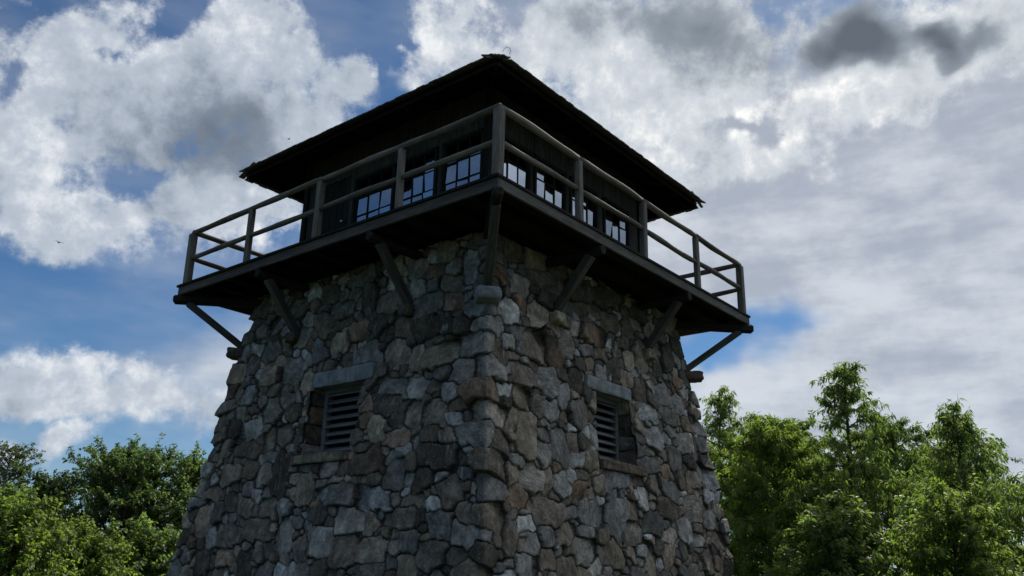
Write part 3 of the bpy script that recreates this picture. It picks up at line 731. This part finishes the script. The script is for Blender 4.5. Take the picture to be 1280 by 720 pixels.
M['leaf_bright'] = leaf_mat('leaf_bright_green', (.085, .12, .032), (.14, .18, .05), .6)
M['leaf_olive'] = leaf_mat('leaf_olive', (.05, .07, .03), (.09, .11, .05), .35)
M['bark'] = wood('bark', (.05, .042, .035), (.12, .105, .09), scale=30, bump=.6)
def tube_np(path, rad, n):
    path = np.asarray(path, float); K = len(path); tg = np.gradient(path, axis=0); tg /= np.linalg.norm(tg, axis=1, keepdims=True)+1e-9
    ref = np.array([.31, .2, .93]) if abs(tg[0, 2]) < .8 else np.array([1.0, .1, 0])
    s = np.cross(tg, ref); s /= np.linalg.norm(s, axis=1, keepdims=True)+1e-9; u = np.cross(s, tg)
    a = np.arange(n)*2*math.pi/n
    P = path[:, None]+(s[:, None]*np.cos(a)[None, :, None]+u[:, None]*np.sin(a)[None, :, None])*np.asarray(rad)[:, None, None]
    i = np.arange(K*n).reshape(K, n); q = np.stack([i[:-1], np.roll(i, -1, 1)[:-1], np.roll(i, -1, 1)[1:], i[1:]], -1).reshape(-1, 4)
    return P.reshape(-1, 3), q
def tree(name, label, cat, base, H, Rc, mat, seed, group=None, h0=.15, limbs=34, twigs=9, leaves=14, leaf=(.15, .035), shape='dome', rise=.5, droop=.6, tw=.55, trunk_r=None, spread=.9, leader=True, shoots=0):
    rs = np.random.RandomState(seed); root = empty(name, base); tag(root, label, cat, group)
    V, Q, nb_ = [], [], 0
    def add(path, rad, n):
        nonlocal nb_
        v, q = tube_np(path, rad, n); V.append(v); Q.append(q+nb_); nb_ += len(v)
    tr = trunk_r or H*.012+.02
    K = 12; t = np.linspace(0, 1, K); lean = rs.normal(0, .03*H, 2)
    px = lean[0]*t**1.5+.012*H*np.sin(t*5+rs.rand()*6); py = lean[1]*t**1.5+.012*H*np.sin(t*4.2+rs.rand()*6)
    trunk = np.stack([px-px[0], py-py[0], t*H*(.97)], 1); trunk[0, 2] = -.3
    add(trunk, tr*(1-t)**.8+.006, 8)
    LP, LD = [], []
    def leafy(path, n, start=.15):
        K2 = len(path); tt = rs.uniform(start, 1.0, n)*(K2-1); i = np.minimum(tt.astype(int), K2-2); f = (tt-i)[:, None]
        p = path[i]*(1-f)+path[i+1]*f; d = path[i+1]-path[i]; d /= np.linalg.norm(d, axis=1, keepdims=True)+1e-9
        LP.append(p); LD.append(d)
    for k in range(limbs):
        tz = h0+(1-h0)*((k+rs.rand())/limbs)**.9
        tz = min(tz, .985); ti = tz*(K-1); i = min(int(ti), K-2); b = trunk[i]*(1-(ti-i))+trunk[i+1]*(ti-i)
        w = (tz-h0)/(1-h0)
        if shape == 'dome': L = Rc*math.sqrt(max(.02, 1-(w*1.02-.12)**2))*(.55 if w > .85 else 1)
        elif shape == 'spire': L = Rc*(1-w)**.75*(.75+.25*math.sin(w*9))+.18
        elif shape == 'tiers': L = Rc*(.95 if w < .4 else (.95-(w-.4)*2.0 if w < .72 else .31-(w-.72)*.8))*(.80+.35*math.sin(w*24+seed))+.06
        elif shape == 'bush': L = Rc*(1-.45*w)
        else: L = Rc*(.45+.75*w)*(1 if w < .9 else .6)
        L *= rs.uniform(.72, 1.14); az_ = k*2.39996+rs.uniform(-.4, .4); e0 = rise+.5*w+rs.normal(0, .12)
        if shape == 'vase': e0 = 1.0+.2*w
        d = np.array([math.cos(az_)*math.cos(e0), math.sin(az_)*math.cos(e0), math.sin(e0)])
        n = 7; q = np.linspace(0, 1, n); pa = b+d*(q*L)[:, None]; pa[:, 2] -= (q**2)*L*.22*droop; pa += rs.normal(0, .02*L, (n, 3))*q[:, None]
        r0 = tr*.45*(1-w)+.008; add(pa, r0*(1-q)**.7+.004, 5)
        nt = max(2, int(twigs*(.5+.5*L/Rc)))
        for j in range(nt):
            q0 = rs.uniform(.2, 1.0) if j else 1.0
            ii = min(int(q0*(n-1)), n-2); bb = pa[ii]+(pa[ii+1]-pa[ii])*(q0*(n-1)-ii)
            dd = d+rs.normal(0, spread*.6, 3); dd[2] += .12; dd /= np.linalg.norm(dd); l2 = tw*rs.uniform(.6, 1.3)*(.6+.4*L/Rc)
            m_ = 5; q2 = np.linspace(0, 1, m_); pb = bb+dd*(q2*l2)[:, None]; pb[:, 2] -= q2**2*l2*.3*droop
            add(pb, .006*(1-q2)+.0025, 3); leafy(pb, int(leaves*rs.uniform(.7, 1.3)*(1 if shape != 'tiers' else (1.1 if w < .5 else .55))))
    for k in range(shoots):
        w = rs.uniform(.40, .92); tz = h0+(1-h0)*w; ti = min(tz, .98)*(K-1); i = min(int(ti), K-2); b = trunk[i]+(trunk[i+1]-trunk[i])*(ti-i)
        rr = Rc*(1-w)**.8*.9*math.sqrt(rs.rand()); az_ = rs.uniform(0, 6.28); p0 = b+np.array([math.cos(az_)*rr, math.sin(az_)*rr, 0])
        l3 = rs.uniform(.5, 1.05)*(1-.35*w); q = np.linspace(0, 1, 6); pa = p0+np.array([math.cos(az_)*.25, math.sin(az_)*.25, 1.0])*(q*l3)[:, None]; pa[:, :2] += rs.normal(0, .03, (6, 2))*q[:, None]
        add(pa, .008*(1-q)+.003, 4); leafy(pa, int(36*l3/.8), .1)
        for j in range(4):
            q0 = rs.uniform(.2, .85); ii = int(q0*5); dd = rs.normal(0, 1, 3); dd[2] = abs(dd[2])*.5+.2; dd /= np.linalg.norm(dd); q2 = np.linspace(0, 1, 5)
            pb = pa[ii]+dd*(q2*rs.uniform(.22, .42))[:, None]; pb[:, 2] -= q2**2*.09; add(pb, .005*(1-q2)+.0025, 3); leafy(pb, 15)
    if leader: leafy(trunk[int(K*.78):], int(leaves*2.5), .0)
    vv = np.concatenate(V); np_mesh('trunk', vv, np.concatenate(Q), M['bark'], {'grain': vv.astype(np.float32)*[1, 1, .2]}, True, root)
    P = np.concatenate(LP); D = np.concatenate(LD); N = len(P)
    side = rs.normal(0, 1, (N, 3)); side -= (side*D).sum(1, keepdims=True)*D; side /= np.linalg.norm(side, axis=1, keepdims=True)+1e-9
    ld = D*.45+side*.9; ld[:, 2] -= droop*rs.uniform(.4, 1.2, N); ld /= np.linalg.norm(ld, axis=1, keepdims=True)
    wd = np.cross(ld, np.array([0, 0, 1.0])+rs.normal(0, .55, (N, 3))); wd /= np.linalg.norm(wd, axis=1, keepdims=True)+1e-9
    up = np.cross(wd, ld); ln = leaf[0]*rs.uniform(.65, 1.25, N)[:, None]; wi = leaf[1]*rs.uniform(.8, 1.2, N)[:, None]
    P = P+side*.01
    v = np.stack([P, P+ld*ln*.42+wd*wi-up*wi*.25, P+ld*ln-up*ln*.10*(1+droop)-np.array([0, 0, 1.0])*ln*.12*droop, P+ld*ln*.42-wd*wi-up*wi*.25], 1)
    i = np.arange(N)*4; f = np.concatenate([np.stack([i, i+1, i+2], 1), np.stack([i, i+2, i+3], 1)])
    col = np.repeat(np.stack([np.clip(rs.normal(.5, .25, N), 0, 1), rs.rand(N), rs.rand(N)], 1), 4, axis=0)
    np_mesh('crown', v.reshape(-1, 3), f, mat, {'leaf': col}, False, root)
    return root
def B(x, y): return (x, y, gz_at(x, y))
def TR(name, label, cat, x, y, top, Rc, mat, seed, **k):
    b = B(x, y); return tree(name, label, cat, b, top-b[2], Rc, mat, seed, **k)
GR_R = 'long leaved trees right of the tower'
nar = dict(leaf=(.145, .017), droop=1.05, tw=.6, rise=.22)
TR('long_leaved_tree', 'tallest long leaved tree right of the tower, its thin leader standing clear of the rest', 'tree', 9.25, 4.81, 6.85, 2.3, M['leaf_mid'], 1, group=GR_R, shape='tiers', shoots=26, limbs=54, twigs=15, leaves=34, h0=.08, **nar)
TR('long_leaved_tree', 'long leaved tree at the right edge of the photo with an open layered crown', 'tree', 10.91, 2.68, 5.35, 2.2, M['leaf_mid'], 2, group=GR_R, shape='tiers', shoots=26, limbs=50, twigs=14, leaves=28, h0=.10, **nar)
TR('long_leaved_tree', 'long leaved tree whose top shows right against the stone corner of the tower', 'tree', 7.24, 7.84, 6.75, 2.4, M['leaf_mid'], 3, group=GR_R, shape='tiers', shoots=26, limbs=50, twigs=14, leaves=28, h0=.10, **nar)
TR('long_leaved_tree', 'rounded leafy tree between the stone wall and the tallest tree on the right', 'tree', 7.55, 4.56, 5.20, 2.1, M['leaf_bright'], 4, group=GR_R, shape='dome', limbs=60, twigs=17, leaves=36, h0=.06, shoots=26, **nar)
TR('long_leaved_tree', 'leafy tree just right of the tallest tree with drooping outer twigs', 'tree', 11.9, 6.85, 5.75, 2.7, M['leaf_deep'], 5, group=GR_R, shape='dome', limbs=60, twigs=15, leaves=32, h0=.06, shoots=26, **nar)
TR('long_leaved_tree', 'small loose tree cut by the right edge of the photo', 'tree', 11.1, .52, 3.7, 1.4, M['leaf_mid'], 6, group=GR_R, shape='dome', limbs=38, twigs=12, leaves=18, h0=.08, **nar)
TR('broadleaf_tree', 'broad dark tree standing behind the row right of the tower wall', 'tree', 9.9, 10.6, 5.5, 3.0, M['leaf_deep'], 7, limbs=64, twigs=16, leaves=26, h0=.04, leaf=(.13, .045), tw=.75)
TR('broadleaf_tree', 'broad dark tree far right behind the open layered tree', 'tree', 14.6, 9.0, 5.0, 3.2, M['leaf_deep'], 8, limbs=64, twigs=16, leaves=26, h0=.04, leaf=(.13, .045), tw=.75)
TR('long_leaved_tree', 'leafy tree close beside the lower right stone corner of the tower', 'tree', 8.3, 7.4, 5.75, 2.0, M['leaf_mid'], 12, group=GR_R, shape='dome', limbs=56, twigs=15, leaves=30, h0=.06, shoots=22, **nar)
TR('bush', 'low bright green feathery bush at the bottom right corner', 'bush', 7.95, -1.2, 2.65, 1.4, M['leaf_bright'], 9, shape='bush', limbs=56, twigs=16, leaves=30, h0=.05, leaf=(.09, .017), tw=.4, rise=.5, droop=.6)
TR('bush', 'dark green bush below the tallest tree on the right', 'bush', 7.3, 1.6, 2.35, 1.6, M['leaf_mid'], 10, shape='bush', limbs=56, twigs=15, leaves=24, h0=.05, leaf=(.12, .025), tw=.45, rise=.6)
TR('bush', 'dark green bush filling the gap at the foot of the right hand trees', 'bush', 9.4, 1.2, 2.45, 1.8, M['leaf_mid'], 11, shape='bush', limbs=56, twigs=15, leaves=24, h0=.05, leaf=(.12, .025), tw=.45, rise=.6)
# left
TR('broadleaf_tree', 'big dark round tree left of the tower', 'tree', -8.95, 9.8, 4.25, 2.6, M['leaf_deep'], 21, limbs=95, twigs=20, leaves=30, h0=.05, leaf=(.085, .030), tw=.55, droop=.4, leader=False)
TR('broadleaf_tree', 'dark tree forming the lower left shoulder of the big round tree', 'tree', -11.2, 10.6, 3.55, 2.0, M['leaf_dark'], 22, limbs=75, twigs=18, leaves=28, h0=.05, leaf=(.085, .030), tw=.5, droop=.4, leader=False)
TR('broadleaf_tree', 'lighter green tree between the big round tree and the stone wall', 'tree', -7.5, 11.4, 4.3, 2.2, M['leaf_mid'], 23, limbs=75, twigs=18, leaves=28, h0=.05, leaf=(.085, .030), tw=.5, droop=.4, leader=False)
TR('sparse_tree', 'sparse thin leaved tree against the sky at the left edge', 'tree', -16.7, 19.7, 5.75, 1.35, M['leaf_olive'], 24, shape='dome', limbs=46, twigs=9, leaves=11, h0=.66, leaf=(.10, .036), tw=.45, droop=.2, rise=.4, leader=False)
TR('bush', 'sunlit green bush below the sparse tree at the left edge', 'bush', -8.4, 2.2, 2.15, 1.6, M['leaf_mid'], 25, shape='bush', limbs=70, twigs=18, leaves=30, h0=.05, leaf=(.075, .020), tw=.42, rise=.8, droop=.4)
TR('bush', 'bright green bush filling the bottom left corner', 'bush', -6.9, -.9, 1.75, 1.5, M['leaf_bright'], 26, shape='bush', limbs=70, twigs=18, leaves=30, h0=.05, leaf=(.07, .019), tw=.40, rise=.7, droop=.4)
TR('bush', 'bright green bush at the bottom left in front of the big round tree', 'bush', -6.7, 1.4, 1.70, 1.4, M['leaf_bright'], 27, shape='bush', limbs=70, twigs=18, leaves=30, h0=.05, leaf=(.07, .019), tw=.40, rise=.5, droop=.5)
TR('bush', 'green bush at the foot of the stone wall on the left', 'bush', -6.4, 4.8, 1.75, 1.5, M['leaf_mid'], 28, shape='bush', limbs=60, twigs=16, leaves=26, h0=.05, leaf=(.09, .024), tw=.45, rise=.6, droop=.5)
TR('bush', 'tall green bush just outside the left edge behind the sunlit bush', 'bush', -10.9, 4.0, 2.3, 1.7, M['leaf_mid'], 29, shape='bush', limbs=60, twigs=16, leaves=26, h0=.05, leaf=(.09, .024), tw=.5, rise=.8, droop=.4)

# ------------------------------------------------------------------ two small birds far up
def bird(name, label, loc, heading, s):
    root_mb = MB(); d = Vector((math.cos(heading), math.sin(heading), 0)); l = Vector((-d.y, d.x, 0)); up = Vector((0, 0, 1)); o = Vector((0, 0, 0))
    K, n = 9, 8
    for k in range(K):
        t = k/(K-1); r = s*.10*math.sin(math.pi*min(.98, max(.03, t**.8)))+.002
        for j in range(n): a = 2*math.pi*j/n; root_mb.v.append(tuple(o+d*(s*(.5-t))+l*(math.cos(a)*r)+up*(math.sin(a)*r))); root_mb.g.append((t, 0, 0))
    for k in range(K-1):
        for j in range(n): a = k*n+j; b = k*n+(j+1) % n; root_mb.f.append([a, a+n, b+n, b])
    for sg in (-1, 1):
        b = len(root_mb.v); pts = [d*.18*s, d*.12*s+l*sg*.45*s+up*.16*s, -d*.05*s+l*sg*.95*s+up*.10*s, -d*.12*s+l*sg*.45*s+up*.13*s, -d*.14*s]
        for dz in (0, .02*s):
            for q in pts: root_mb.v.append(tuple(q+up*dz)); root_mb.g.append((0, 0, 0))
        root_mb.f.append(list(range(b, b+5))); root_mb.f.append(list(range(b+5, b+10))[::-1])
    ob = root_mb.build(name, M['dark_wood']); ob.location = loc; return tag(ob, label, 'bird', 'birds in the sky')
bird('bird', 'tiny dark bird in the blue below the big cloud on the left', (-16.48, 19.68, 14.34), 2.4, .22)
bird('bird', 'tiny dark bird against the white cloud left of the roof', (-7.68, 19.98, 20.08), .6, .14)
